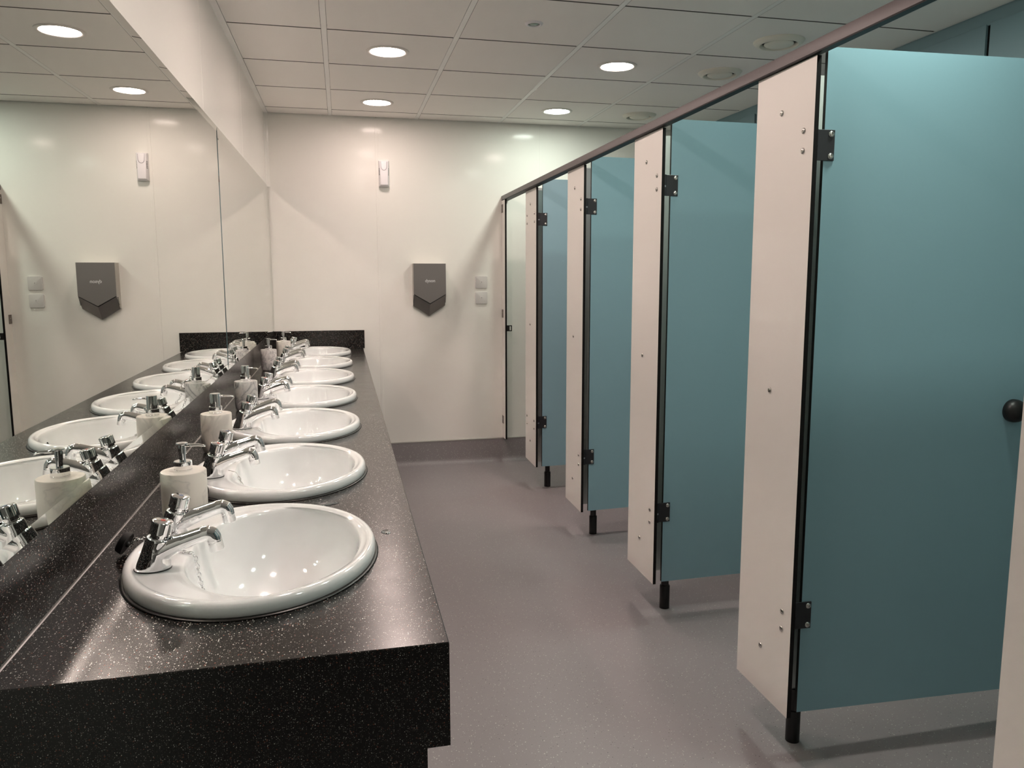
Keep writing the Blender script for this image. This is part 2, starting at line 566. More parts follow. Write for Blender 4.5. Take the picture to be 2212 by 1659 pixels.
t = thing('ceiling_sensor', (1.334, 3.505, ZH), 'small round white ceiling sensor with green lens', 'sensor')
bm = bmesh.new()
lathe(bm, [(0.026, 0.0), (0.026, -0.005), (0.030, -0.008), (0.037, -0.006), (0.040, 0.0), (0.026, 0.0)], 32)
mobj('bezel', tomesh(bm, 'sensor_bezel', angle=50), M['white_pl'], t)
bm = bmesh.new()
lathe(bm, [(0.0, -0.006), (0.012, -0.0058), (0.026, -0.002), (0.026, 0.0), (0.0, 0.0)], 24)
mobj('lens', tomesh(bm, 'sensor_lens', smooth=True), M['lens'], t)


# ------------------------------------------------------------------ vanity counter
vc = thing('vanity_counter', (0.3, YN, 0.0), 'long black speckled counter holding the row of basins', 'counter')


def local(me, t):
    me.transform(Matrix.Translation(-Vector(t.location)))
    return me


BX, BA, BB = 0.300, 0.2275, 0.2825       # basin centre x and outer half axes
bm = bmesh.new()
ch = 0.0015
LE = L - 0.0006
X0, X1, Y0, Y1 = 0.0, WD - ch, YN + ch, LE
zt = ZC
cuts = [Y0] + [(a + b) / 2 for a, b in zip(BAS[:-1], BAS[1:])] + [Y1]


def q4(*ps):
    bm.faces.new([bm.verts.new(p) for p in ps])


for k, yc in enumerate(BAS):
    ya, yz = cuts[k], cuts[k + 1]
    angs = sorted([2 * math.pi * i / 64 for i in range(64)] + [math.atan2(yy - yc, xx - BX) % (2 * math.pi) for xx in (X0, X1) for yy in (ya, yz)])
    inner, outer = [], []
    for a in angs:
        ca, sa = math.cos(a), math.sin(a)
        r = 1 / math.sqrt((ca / (BA * 0.94)) ** 2 + (sa / (BB * 0.94)) ** 2)
        inner.append((BX + r * ca, yc + r * sa))
        ts = []
        if abs(ca) > 1e-9:
            ts.append(((X1 if ca > 0 else X0) - BX) / ca)
        if abs(sa) > 1e-9:
            ts.append(((yz if sa > 0 else ya) - yc) / sa)
        tt = min(ts)
        outer.append((BX + tt * ca, yc + tt * sa))
    vi = [bm.verts.new((p[0], p[1], zt)) for p in inner]
    vo = [bm.verts.new((p[0], p[1], zt)) for p in outer]
    vd = [bm.verts.new((p[0], p[1], zt - 0.03)) for p in inner]
    n = len(angs)
    for i in range(n):
        j = (i + 1) % n
        bm.faces.new((vo[i], vo[j], vi[j], vi[i]))
        bm.faces.new((vi[i], vi[j], vd[j], vd[i]))
q4((X1, Y0, zt), (WD, YN, zt - ch), (WD, LE, zt - ch), (X1, LE, zt))
q4((X0, Y0, zt), (X0, YN, zt - ch), (WD, YN, zt - ch), (X1, Y0, zt))
q4((WD, YN, zt - ch), (WD, YN, 0.87), (WD, LE, 0.87), (WD, LE, zt - ch))
q4((X0, YN, zt - ch), (X0, YN, 0.87), (WD, YN, 0.87), (WD, YN, zt - ch))
bmesh.ops.remove_doubles(bm, verts=bm.verts, dist=1e-5)
bmesh.ops.recalc_face_normals(bm, faces=bm.faces)
me = tomesh(bm, 'worktop')
mobj('worktop', local(me, vc), M['counter'], vc)
mobj('apron', local(bxm('apron', WD - 0.025, WD, YN, LE - 0.009, 0.735, 0.87), vc), M['counter'], vc)
mobj('soffit', local(bxm('soffit', 0.582, WD - 0.025, YN + 0.016, LE - 0.009, 0.735, 0.745), vc), M['counter'], vc)
mobj('front_panel', local(bxm('front_panel', 0.566, 0.582, YN + 0.016, LE - 0.056, 0.0005, 0.8695), vc), M['counter'], vc)
bm = bmesh.new()
prism(bm, [(0.0, 0.0005), (0.582, 0.0005), (0.582, 0.735), (WD - 0.025, 0.735), (WD - 0.025, 0.87), (0.0, 0.87)], 'y', YN, YN + 0.016)
mobj('end_panel', local(tomesh(bm, 'end_panel'), vc), M['counter'], vc)
mobj('splashback', local(bxm('splashback', -0.0094, 0.0, YN, L - 0.0005, ZC - 0.03, 1.037, 0.0008), vc), M['counter'], vc)
mobj('end_splashback', local(bxm('end_splashback', 0.0, 0.628, L - 0.012, L - 0.0006, ZC, 1.031, 0.0008), vc), M['counter'], vc)
bm = bmesh.new()
prism(bm, [(0.0, ZC + 0.0002), (0.0034, ZC + 0.0002), (0.0014, ZC + 0.0014), (0.0, ZC + 0.0034)], 'y', YN, L - 0.012)
mobj('sealant_bead', local(tomesh(bm, 'sealant_bead', smooth=False), vc), M['silicone'], vc)


mobj('worktop_joint', local(bxm('worktop_joint', 0.030, WD - 0.002, 3.159, 3.1602, ZC - 0.001, ZC + 0.0002), vc), M['seam_d'], vc)

# ------------------------------------------------------------------ mirrors
def mirror(y0, y1, label, b0, b1):
    """silvered pane: flat field and a ground border; b0/b1 = border width at the near/far vertical edge"""
    t = thing('wall_mirror', (0.0, (y0 + y1) / 2, 1.040), label, 'mirror', 'wall mirrors over the counter')
    z0, z1, b = 1.040, 2.033, 0.022
    xb_, xe, xf = -0.0092, 0.0031, 0.0016
    back = [(xb_, y0, z0), (xb_, y1, z0), (xb_, y1, z1), (xb_, y0, z1)]
    edge = [(xe if (b0 or zz) else xf, yy, zq) for yy, zq, zz in ((y0, z0, 1), (y1, z0, 1), (y1, z1, 1), (y0, z1, 1))]
    fr = [(xf, y0 + b0, z0 + b), (xf, y1 - b1, z0 + b), (xf, y1 - b1, z1 - b), (xf, y0 + b0, z1 - b)]
    bm_ = bmesh.new()
    rings(bm_, [back, edge, fr], True, True)
    mobj('glass', local(tomesh(bm_, 'mirror_glass'), t), M['mirror'], t)
    for yy in ((y0 + 0.030,) if b1 > b0 else ()):
        for zz in (z0 + 0.045, z1 - 0.045):
            bm_ = bmesh.new()
            lathe(bm_, [(0.0, 0.002), (0.003, 0.0015), (0.0042, 0.0), (0.0, 0.0)], 12, mat=Matrix.Rotation(math.pi / 2, 4, 'Y'))
            mobj('screw', tomesh(bm_, 'mirror_screw', smooth=True), M['steel'], t, (xf, yy - t.location.y, zz - t.location.z))
    return t


mirror(YN, 3.474, 'large frameless mirror nearer the viewer, left of the vertical joint', 0.022, 0.002)
mirror(3.476, L - 0.006, 'large frameless mirror next to the end wall, right of the joint', 0.002, 0.022)

# ------------------------------------------------------------------ basins
SEG = 72
BCX, BRX, BRY = 0.036, 0.163, 0.247


def oell(s, z):
    z = z * 0.88 if z > 0.004 else z
    return [(BA * s * math.cos(2 * math.pi * i / SEG), BB * s * math.sin(2 * math.pi * i / SEG), z) for i in range(SEG)]


def bell(s, z, dx=0.0):
    z = z * 0.88 if z > 0 else z
    out = []
    for i in range(SEG):
        a = 2 * math.pi * i / SEG
        x, y = BCX + dx + BRX * s * math.cos(a), BRY * s * math.sin(a)
        if math.cos(a) < 0:      # the deck swells a little into the bowl between the two taps
            x += 0.010 * s * math.exp(-(y / 0.06) ** 2)
        out.append((x, y, z))
    return out


bm = bmesh.new()
rs = [oell(0.930, -0.028), oell(0.930, 0.0008), oell(0.985, 0.0008), oell(0.996, 0.005), oell(1.0, 0.012), oell(0.997, 0.020), oell(0.988, 0.026),
      oell(0.974, 0.0295), oell(0.955, 0.031), oell(0.936, 0.0305), oell(0.922, 0.0285), oell(0.910, 0.0262), oell(0.895, 0.0252)]


def mixr(a, b, t):
    return [tuple(p[k] * (1 - t) + q[k] * t for k in range(3)) for p, q in zip(a, b)]


be = bell(1.0, 0.0245)
rs += [mixr(rs[-1], be, 0.35), mixr(rs[-1], be, 0.75), be, bell(0.985, 0.0215), bell(0.972, 0.015), bell(0.962, 0.004), bell(0.945, -0.018), bell(0.915, -0.045),
       bell(0.86, -0.075, 0.002), bell(0.76, -0.102, 0.004), bell(0.62, -0.122, 0.006), bell(0.45, -0.135, 0.008), bell(0.28, -0.142, 0.01), bell(0.12, -0.146, 0.012)]
rings(bm, rs, False, True)
basin_me = tomesh(bm, 'basin_bowl', smooth=True)
bm = bmesh.new()
rs = [oell(1.0, 0.0003), oell(1.022, 0.0003), oell(1.015, 0.0022), oell(1.0, 0.0035), oell(0.985, 0.003)]
rings(bm, rs)
seal_me = tomesh(bm, 'basin_seal', smooth=True)
bm = bmesh.new()
lathe(bm, [(0.0, 0.002), (0.020, 0.002), (0.030, 0.004), (0.034, 0.002), (0.034, -0.002), (0.0, -0.002)], 28)
drain_me = tomesh(bm, 'basin_waste', angle=50)
bm = bmesh.new()
lathe(bm, [(0.0, 0.0012), (0.0075, 0.001), (0.0085, 0.0), (0.0, 0.0)], 20)
over_me = tomesh(bm, 'overflow', smooth=True)

# ------------------------------------------------------------------ taps
bm = bmesh.new()


def oval(cx, z, rx, ry, tilt=0.0, n=28):
    return [(cx + rx * math.cos(2 * math.pi * i / n) * math.cos(tilt), ry * math.sin(2 * math.pi * i / n), z - rx * math.cos(2 * math.pi * i / n) * math.sin(tilt)) for i in range(n)]


rings(bm, [oval(0.0, 0.0, 0.0310, 0.0240), oval(0.001, 0.004, 0.0305, 0.0238), oval(0.003, 0.014, 0.0285, 0.0230), oval(0.006, 0.028, 0.0255, 0.0218),
           oval(0.0085, 0.042, 0.0220, 0.0205, 0.10), oval(0.0120, 0.053, 0.0212, 0.0205, 0.22), oval(0.0135, 0.0570, 0.0205, 0.0198, 0.27), oval(0.0140, 0.0580, 0.017, 0.0165, 0.28)], True, True)
sp = [(0.004, 0, 0.024), (0.018, 0, 0.0335), (0.034, 0, 0.0405), (0.052, 0, 0.0470), (0.070, 0, 0.0530), (0.088, 0, 0.0585), (0.0965, 0, 0.0600), (0.1020, 0, 0.0575), (0.1050, 0, 0.0520), (0.1065, 0, 0.0440)]
sr = [(0.0215, 0.0205), (0.0202, 0.0195), (0.0178, 0.0170), (0.0158, 0.0148), (0.0148, 0.0140), (0.0144, 0.0138), (0.0143, 0.0138), (0.0141, 0.0137), (0.0138, 0.0134), (0.0135, 0.0132)]
tube(bm, sp, sr, 24)
me0 = tomesh(bm, 'tap_raw')
tmp = bpy.data.objects.new('tap_raw', me0)
COL.objects.link(tmp)
md = tmp.modifiers.new('remesh', 'REMESH')
md.mode = 'VOXEL'
md.voxel_size = 0.0011
sm = tmp.modifiers.new('smooth', 'SMOOTH')
sm.factor = 0.5
sm.iterations = 7
dg = bpy.context.evaluated_depsgraph_get()
tap_me = bpy.data.meshes.new_from_object(tmp.evaluated_get(dg))
tap_me.name = 'tap_body'
tap_me.polygons.foreach_set('use_smooth', [True] * len(tap_me.polygons))
tap_me.materials.clear()
bpy.data.objects.remove(tmp, do_unlink=True)

KT = Matrix.Translation(Vector((0.0135, 0, 0.0565))) @ Matrix.Rotation(math.radians(15), 4, 'Y')
bm = bmesh.new()
lathe(bm, [(0.0155, -0.002), (0.0170, 0.0), (0.0170, 0.0022), (0.0145, 0.003), (0.0145, 0.0075), (0.0120, 0.0078)], 32, mat=KT)
collar_me = tomesh(bm, 'tap_collar', angle=40)
bm = bmesh.new()
lathe(bm, [(0.0155, 0.0075), (0.0183, 0.0082), (0.0186, 0.0095), (0.0180, 0.0115), (0.0182, 0.0290), (0.0176, 0.0312), (0.0160, 0.0322), (0.0, 0.0328)], 40, mat=KT)
knob_me = tomesh(bm, 'tap_knob', angle=40)
bm = bmesh.new()
lathe(bm, [(0.0, 0.0332), (0.0042, 0.0332), (0.0046, 0.0325), (0.0, 0.0320)], 20, mat=KT)
dot_me = {k: tomesh(bm.copy(), 'tap_marker', smooth=False) for k in ('red', 'bluem')}
bm.free()
AT = Matrix.Translation(Vector((0.1063, 0, 0.0455))) @ Matrix.Rotation(math.radians(169), 4, 'Y')
bm = bmesh.new()
lathe(bm, [(0.0118, -0.002), (0.0131, -0.0005), (0.0131, 0.0165), (0.0122, 0.0180), (0.0102, 0.0180), (0.0098, 0.0155), (0.0, 0.0155)], 32, mat=AT)
aer_me = tomesh(bm, 'tap_aerator', angle=40)
bm = bmesh.new()
rings(bm, [oval(0.0, 0.0003, 0.0318, 0.0248), oval(0.0, 0.0018, 0.0318, 0.0248), oval(0.0, 0.0022, 0.0308, 0.0238)], True, True)
wash_me = tomesh(bm, 'tap_washer')

DK = 0.0222      # deck height above the worktop
TPOS = ['first', 'second', 'third', 'fourth', 'fifth', 'sixth', 'last']
POS = ['nearest the viewer', 'second from the viewer', 'third from the viewer', 'fourth from the viewer', 'fifth from the viewer', 'second from the end wall', 'nearest the end wall']
tap_rot = {(0, 0): -2, (0, 1): 1, (1, 0): -3, (1, 1): -4, (2, 0): 2, (2, 1): 3, (3, 0): -8, (3, 1): -5, (4, 0): 3, (4, 1): 0, (5, 0): 1, (5, 1): 0, (6, 0): 2, (6, 1): 0}
for k, yc in enumerate(BAS):
    t = thing('wash_basin', (BX, yc, ZC), 'white oval ceramic basin, ' + POS[k] + ' in the row', 'basin', 'oval basins set in the counter')
    mobj('bowl', basin_me, M['ceramic'], t)
    mobj('sealant_ring', seal_me, M['silicone_d'], t)
    mobj('waste', drain_me, M['chrome'], t, (BCX + 0.012, 0, -0.1445))
    mobj('overflow', over_me, M['slot'], t, (BCX + BRX * 0.9435, 0.0, -0.0195), (0, math.radians(-83), 0))
    for s, (dy, hot) in enumerate(((-0.080, True), (0.080, False))):
        side = 'nearer' if s == 0 else 'farther'
        tp = thing('push_tap', (BX - 0.166, yc + dy, ZC + DK), '%s chrome push tap, %s of the pair on the %s basin from the viewer' % ('red-dotted' if hot else 'plain-topped', side, TPOS[k]), 'tap',
                   'chrome push taps', math.radians(tap_rot[(k, s)]))
        mobj('body', tap_me, M['chrome'], tp)
        mobj('washer', wash_me, M['rubber'], tp)
        mobj('collar', collar_me, M['chrome'], tp)
        kn = mobj('knob', knob_me, M['chrome'], tp)
        mobj('marker', dot_me['red' if hot else 'bluem'], M['red' if hot else 'bluem'], kn)
        mobj('aerator', aer_me, M['chrome'], tp)


# ------------------------------------------------------------------ plugs and chains
def link_ring(bm_, c, ax, side, ln=0.0105, wd=0.0062, r=0.00095):
    ax = Vector(ax).normalized()
    side = Vector(side)
    side = (side - ax * side.dot(ax)).normalized()
    pts = []
    for i in range(10):
        a = 2 * math.pi * i / 10
        ex = 1 if math.cos(a) > 0 else -1
        pts.append(Vector(c) + ax * ((ln - wd) / 2 * ex + wd / 2 * math.cos(a)) + side * (wd / 2 * math.sin(a)))
    tube(bm_, pts, r, 6, closed=True)


def along(pts, step):
    pts = [Vector(p) for p in pts]
    out, carry = [], 0.0
    for a, b in zip(pts[:-1], pts[1:]):
        d = (b - a).length
        s = carry
        while s < d:
            out.append((a + (b - a) * (s / d), (b - a).normalized()))
            s += step
        carry = s - d
    return out


def chain_links(pts):
    bm_ = bmesh.new()
    for i, (p, ax) in enumerate(along(pts, 0.0080)):
        s = Vector((0, 1, 0)) if i % 2 else Vector((1, 0, 0.3))
        if abs(ax.dot(s.normalized())) > 0.9:
            s = Vector((0, 0, 1))
        link_ring(bm_, p, ax, s)
    return tomesh(bm_, 'plug_chain', smooth=True)


def chain_beads(pts, r=0.0013):
    bm_ = bmesh.new()
    for p, ax in along(pts, 0.0034):
        bmesh.ops.create_icosphere(bm_, subdivisions=1, radius=r, matrix=Matrix.Translation(p))
    return tomesh(bm_, 'plug_chain', smooth=True)


bm = bmesh.new()
lathe(bm, [(0.0, -0.006), (0.019, -0.006), (0.0205, -0.005), (0.0225, 0.006), (0.0215, 0.0075), (0.0, 0.0075)], 32)
lathe(bm, [(0.0, 0.0125), (0.005, 0.0120), (0.006, 0.0075), (0.0, 0.0070)], 16)
plug_me = tomesh(bm, 'plug_disc', angle=40)
# first basin: plug leaning on the outside of the rim, link chain over the deck and down into the bowl
y0 = BAS[0]
t = thing('basin_plug', (0.049, y0 + 0.072, ZC + 0.0250), 'black rubber plug with link chain, leaning on the rim of the basin nearest the viewer', 'plug')
mobj('disc', plug_me, M['rubber'], t, (0, 0, 0), (0, math.radians(118), math.radians(-10)))


def rel(pts):
    return [(p[0] - 0.049, p[1] - 0.072, p[2] - 0.0250) for p in pts]


cp = [(0.062, 0.070, 0.020), (0.070, 0.068, 0.030), (0.086, 0.064, 0.0325), (0.104, 0.055, 0.0275), (0.125, 0.040, 0.0250), (0.150, 0.015, 0.0245), (0.172, -0.008, 0.0242), (0.187, -0.018, 0.0245),
      (0.1950, -0.022, 0.016), (0.1975, -0.023, 0.002), (0.2005, -0.024, -0.020), (0.2050, -0.025, -0.045), (0.2130, -0.026, -0.070)]
mobj('chain', chain_links(rel(cp)), M['chrome'], t)
cp2 = [(0.1985, -0.034, 0.004), (0.2015, -0.035, -0.018), (0.2060, -0.036, -0.044), (0.2140, -0.038, -0.068), (0.2220, -0.040, -0.080)]
mobj('chain', chain_links(rel(cp2)), M['chrome'], t)
# second basin: plug on edge beside the first dispenser, bead chain over the deck
y0 = BAS[1]
t = thing('basin_plug', (0.128, y0 - 0.228, ZC + 0.0245), 'black rubber plug standing against the second basin, partly behind a dispenser', 'plug')
mobj('disc', plug_me, M['rubber'], t, (0, 0, 0), (math.radians(80), 0, math.radians(38)))
bd = thing('basin_chain', (BX - 0.13, y0 - 0.05, ZC + DK), 'short bead chain lying over the bowl edge of the second basin', 'chain')
mobj('beads', chain_beads([(0.0, 0.02, 0.002), (0.010, 0.005, 0.0035), (0.020, -0.006, 0.003), (0.027, -0.012, -0.002), (0.030, -0.016, -0.012)]), M['steel'], bd)
mobj('end_ring', chain_links([(0.030, -0.016, -0.012), (0.034, -0.018, -0.022), (0.037, -0.020, -0.030)]), M['steel'], bd)
y0 = BAS[2]
bd = thing('basin_chain', (BX - 0.17, y0 - 0.115, ZC + DK), 'bead chain looped over the deck of the third basin', 'chain')
mobj('beads', chain_beads([(-0.01, -0.02, 0.0015), (0.015, -0.014, 0.0018), (0.04, -0.006, 0.002), (0.058, 0.0, 0.0015), (0.068, 0.006, -0.002), (0.060, 0.018, 0.0018), (0.048, 0.028, 0.0018), (0.036, 0.026, 0.0018)]), M['steel'], bd)
y0 = BAS[3]
bd = thing('basin_chain', (BX - 0.166, y0 - 0.080, ZC + DK), 'link chain draped over the tap of the fourth basin', 'chain')
mobj('links', chain_links([(0.038, -0.017, 0.075), (0.040, -0.018, 0.055), (0.041, -0.018, 0.036), (0.046, -0.020, 0.020), (0.056, -0.024, 0.006), (0.064, -0.026, -0.004)]), M['chrome'], bd)


# ------------------------------------------------------------------ water on the worktop
def puddle(x, y, rx, ry, rz, label, seed):
    rnd = random.Random(seed)
    ph = [rnd.uniform(0, 6.28) for _ in range(4)]
    bm_ = bmesh.new()
    rs_ = []
    for sc, z in ((1.0, 0.0002), (0.97, 0.0009), (0.88, 0.0013), (0.5, 0.0014), (0.1, 0.0014)):
        ring = []
        for i in range(40):
            a_ = 2 * math.pi * i / 40
            k_ = 1 + 0.16 * math.sin(2 * a_ + ph[0]) + 0.10 * math.sin(3 * a_ + ph[1]) + 0.05 * math.sin(7 * a_ + ph[2])
            ring.append((rx * sc * k_ * math.cos(a_), ry * sc * k_ * math.sin(a_), z))
        rs_.append(ring)
    rings(bm_, rs_, True, True)
    o = mobj('water_puddle', tomesh(bm_, 'water_puddle', smooth=True), M['water'], None, (x, y, ZC + 0.0003), (0, 0, rz))
    return tag(o, label, 'water', 'water marks on the counter')


puddle(0.420, 1.861, 0.030, 0.014, 0.3, 'small clear water puddle between the two basins nearest the viewer', 3)
puddle(0.553, 1.628, 0.010, 0.012, 0.0, 'tiny clear water drop beside the rim of the nearest basin', 5)

# ------------------------------------------------------------------ soap dispensers
def dispenser(x, y, rad, h, kind, mat, label, rz):
    t_ = thing('soap_dispenser', (x, y, ZC + 0.0006), label, 'soap dispenser', 'marble soap dispensers', rz)
    b_ = bmesh.new()
    lathe(b_, [(0.0, 0.0), (rad * 0.80, 0.0), (rad * 0.90, 0.003), (rad * 0.965, 0.012), (rad * 0.99, 0.028), (rad, 0.06), (rad, h - 0.002), (rad - 0.0015, h), (0.016, h), (0.0, h)], 56)
    mobj('bottle', tomesh(b_, 'dispenser_bottle', angle=45), mat, t_)
    b_ = bmesh.new()
    lathe(b_, [(0.0, h - 0.001), (0.0190, h - 0.001), (0.0190, h + 0.0035), (0.0185, h + 0.0035), (0.0190, h + 0.0045), (0.0190, h + 0.0205), (0.0178, h + 0.0218), (0.0, h + 0.0218)], 40)
    mobj('collar', tomesh(b_, 'dispenser_collar', angle=40), M['chrome'], t_)
    top = h + 0.062
    b_ = bmesh.new()
    if kind == 'slim':
        lathe(b_, [(0.0, h + 0.021), (0.0068, h + 0.021), (0.0068, h + 0.036), (0.0078, h + 0.0365), (0.0078, top - 0.004), (0.0, top - 0.004)], 28)
        mobj('stem', tomesh(b_, 'pump_stem', angle=40), M['chrome'], t_)
        b_ = bmesh.new()
        lathe(b_, [(0.0, top - 0.005), (0.0095, top - 0.0045), (0.0125, top - 0.002), (0.0118, top), (0.0, top + 0.0008)], 32)
        hd = mobj('pump_head', tomesh(b_, 'pump_head', angle=40), M['chrome'], t_)
        b_ = bmesh.new()
        tube(b_, [(0.002, 0, top - 0.006), (0.018, 0, top - 0.0062), (0.034, 0, top - 0.0066), (0.044, 0, top - 0.0085), (0.048, 0, top - 0.0100)], [(0.0048, 0.0038), (0.0042, 0.0034), (0.0038, 0.0030), (0.0034, 0.0026), (0.0030, 0.0022)], 14)
    else:
        lathe(b_, [(0.0, h + 0.021), (0.0150, h + 0.021), (0.0150, h + 0.0290), (0.0, h + 0.0290)], 28)
        mobj('stem', tomesh(b_, 'pump_stem', angle=40), M['chrome'], t_)
        b_ = bmesh.new()
        lathe(b_, [(0.0, h + 0.0285), (0.0148, h + 0.0285), (0.0152, top - 0.004), (0.0142, top - 0.001), (0.0, top)], 36)
        hd = mobj('pump_head', tomesh(b_, 'pump_head', angle=40), M['chrome'], t_)
        b_ = bmesh.new()
        tube(b_, [(0.010, 0, top - 0.010), (0.028, 0, top - 0.0098), (0.044, 0, top - 0.0105), (0.053, 0, top - 0.0125)], [(0.0036, 0.0034), (0.0032, 0.0030), (0.0030, 0.0026), (0.0026, 0.0022)], 14)
    mobj('nozzle', tomesh(b_, 'pump_nozzle', smooth=True), M['chrome'], hd)
    return t_


dispenser(0.124, 1.815, 0.0475, 0.112, 'slim', M['marble1'], 'cream marble soap dispenser with slim chrome pump, nearest the viewer', math.radians(2))
dispenser(0.091, 2.510, 0.0450, 0.119, 'thick', M['marble2'], 'cream marble soap dispenser with thick pump head, second from the viewer', math.radians(4))
dispenser(0.093, 3.262, 0.0440, 0.117, 'thick', M['marble3'], 'grey-veined marble soap dispenser with thick pump head, third from the viewer', math.radians(-20))
dispenser(0.067, 4.585, 0.0430, 0.117, 'slim', M['marble4'], 'mottled grey marble soap dispenser, second from the end wall', math.radians(-6))
dispenser(0.109, 5.140, 0.0440, 0.116, 'slim', M['marble5'], 'pale marble soap dispenser nearest the end wall, against the splashback', math.radians(0))

# ------------------------------------------------------------------ end wall fittings
# hand dryer
t = thing('hand_dryer', (1.099, L, 1.11), 'dark grey hand dryer with pointed base on the end wall', 'hand dryer')
hw, dp = 0.1165, 0.100
zt_, zs, za = 0.400, 0.175, 0.108       # top, shoulder of the V, apex (front cover)
zs2, za2 = 0.094, 0.020                 # lower V at the wall
bm = bmesh.new()
fy, by = -dp, -0.030
front = [(-hw, fy, zt_), (-hw, fy, zs), (0, fy, za), (hw, fy, zs), (hw, fy, zt_)]
back_ = [(-hw, by, zt_), (-hw, by, zs2), (0, by, za2), (hw, by, zs2), (hw, by, zt_)]
wall_ = [(p[0], 0.0, p[2]) for p in back_]
fv = [bm.verts.new(p) for p in front]
bv = [bm.verts.new(p) for p in back_]
wv_ = [bm.verts.new(p) for p in wall_]
for a, b, mi in ((0, 1, 1), (1, 2, 0), (2, 3, 0), (3, 4, 1), (4, 0, 1)):
    f = bm.faces.new((fv[a], fv[b], bv[b], bv[a]))
    f.material_index = mi
    f = bm.faces.new((bv[a], bv[b], wv_[b], wv_[a]))
    f.material_index = 1 if mi else 0
bm.faces.new(fv)
bm.faces.new(wv_)
mobj('body', tomesh(bm, 'dryer_body'), [M['dryer'], M['dryer_l']], t)
bm = bmesh.new()
prism(bm, [(-hw + 0.0005, zt_ - 0.0005), (-hw + 0.0005, zs + 0.006), (0, za + 0.006), (hw - 0.0005, zs + 0.006), (hw - 0.0005, zt_ - 0.0005)], 'y', -dp - 0.005, -dp)
mobj('front_cover', tomesh(bm, 'dryer_cover'), M['dryer'], t)
bm = bmesh.new()
for s in (-1, 1):
    rings(bm, [[(s * (hw - 0.004), -dp - 0.001, zs + 0.0055), (0, -dp - 0.001, za + 0.0055), (0, -dp - 0.001, za - 0.001), (s * (hw - 0.004), -dp - 0.001, zs - 0.001)],
               [(s * (hw - 0.004), -dp + 0.002, zs + 0.0055), (0, -dp + 0.002, za + 0.0055), (0, -dp + 0.002, za - 0.001), (s * (hw - 0.004), -dp + 0.002, zs - 0.001)]], True, True)
mobj('air_slot', tomesh(bm, 'dryer_air_slot'), M['slot'], t)
sl = bxm('dryer_vent', -0.0012, 0.0012, -0.012, 0.012, -0.0028, 0.0028)
for s in (-1, 1):
    for i in range(6):
        mobj('vent_slot', sl, M['slot'], t, (s * hw, -dp + 0.026 + i * 0.004, zs - 0.006 - i * 0.0095))


def lettering(txt, size, mat, parent, loc, rot, depth=0.0006):
    cu = bpy.data.curves.new('lettering', 'FONT')
    cu.body = txt
    cu.size = size
    cu.align_x = 'CENTER'
    cu.align_y = 'CENTER'
    cu.extrude = depth
    cu.offset = size * 0.012
    o = bpy.data.objects.new('lettering', cu)
    COL.objects.link(o)
    d = bpy.context.evaluated_depsgraph_get()
    me_ = bpy.data.meshes.new_from_object(o.evaluated_get(d))
    bpy.data.objects.remove(o, do_unlink=True)
    me_.materials.clear()
    return mobj('lettering', me_, mat, parent, loc, rot)


lettering('dyson', 0.031, M['letter'], t, (0.002, -dp - 0.0054, 0.276), (math.pi / 2, 0, 0))

# air freshener
t = thing('air_freshener', (0.793, L, 2.052), 'small white air freshener high on the end wall', 'air freshener')
bm = bmesh.new()
r0 = [(-0.036, 0.0, 0.0), (0.036, 0.0, 0.0), (0.036, 0.0, 0.182), (-0.036, 0.0, 0.182)]
r1 = [(-0.036, -0.020, 0.0), (0.036, -0.020, 0.0), (0.036, -0.020, 0.182), (-0.036, -0.020, 0.182)]
r2 = [(-0.024, -0.048, 0.010), (0.024, -0.048, 0.010), (0.029, -0.042, 0.174), (-0.029, -0.042, 0.174)]
rings(bm, [r0, r1, r2], True, True)
bmesh.ops.bevel(bm, geom=bm.edges[:], offset=0.003, segments=3, profile=0.5, affect='EDGES')
mobj('case', tomesh(bm, 'freshener_case', angle=50), M['white_pl'], t)
bm = bmesh.new()
gp = []
for i in range(17):
    a = math.pi * i / 16
    gp.append((-0.020 * math.cos(a), -0.0447 - 0.0006 + 0.0, 0.138 - 0.026 * math.sin(a)))
gp = [(-0.022, -0.0430, 0.172)] + gp + [(0.022, -0.0430, 0.172)]
tube(bm, gp, 0.0009, 6)
mobj('push_panel_groove', tomesh(bm, 'freshener_groove', smooth=True), M['hinge'], t)
sl = bxm('freshener_slot', -0.006, 0.006, -0.0008, 0.0008, -0.0016, 0.0016)
for s in (-1, 1):
    for i in range(5):
        mobj('vent_slot', sl, M['slot'], t, (s * 0.0312, -0.0335, 0.082 + i * 0.0105), (0, math.radians(15) * s, s * math.radians(64)))

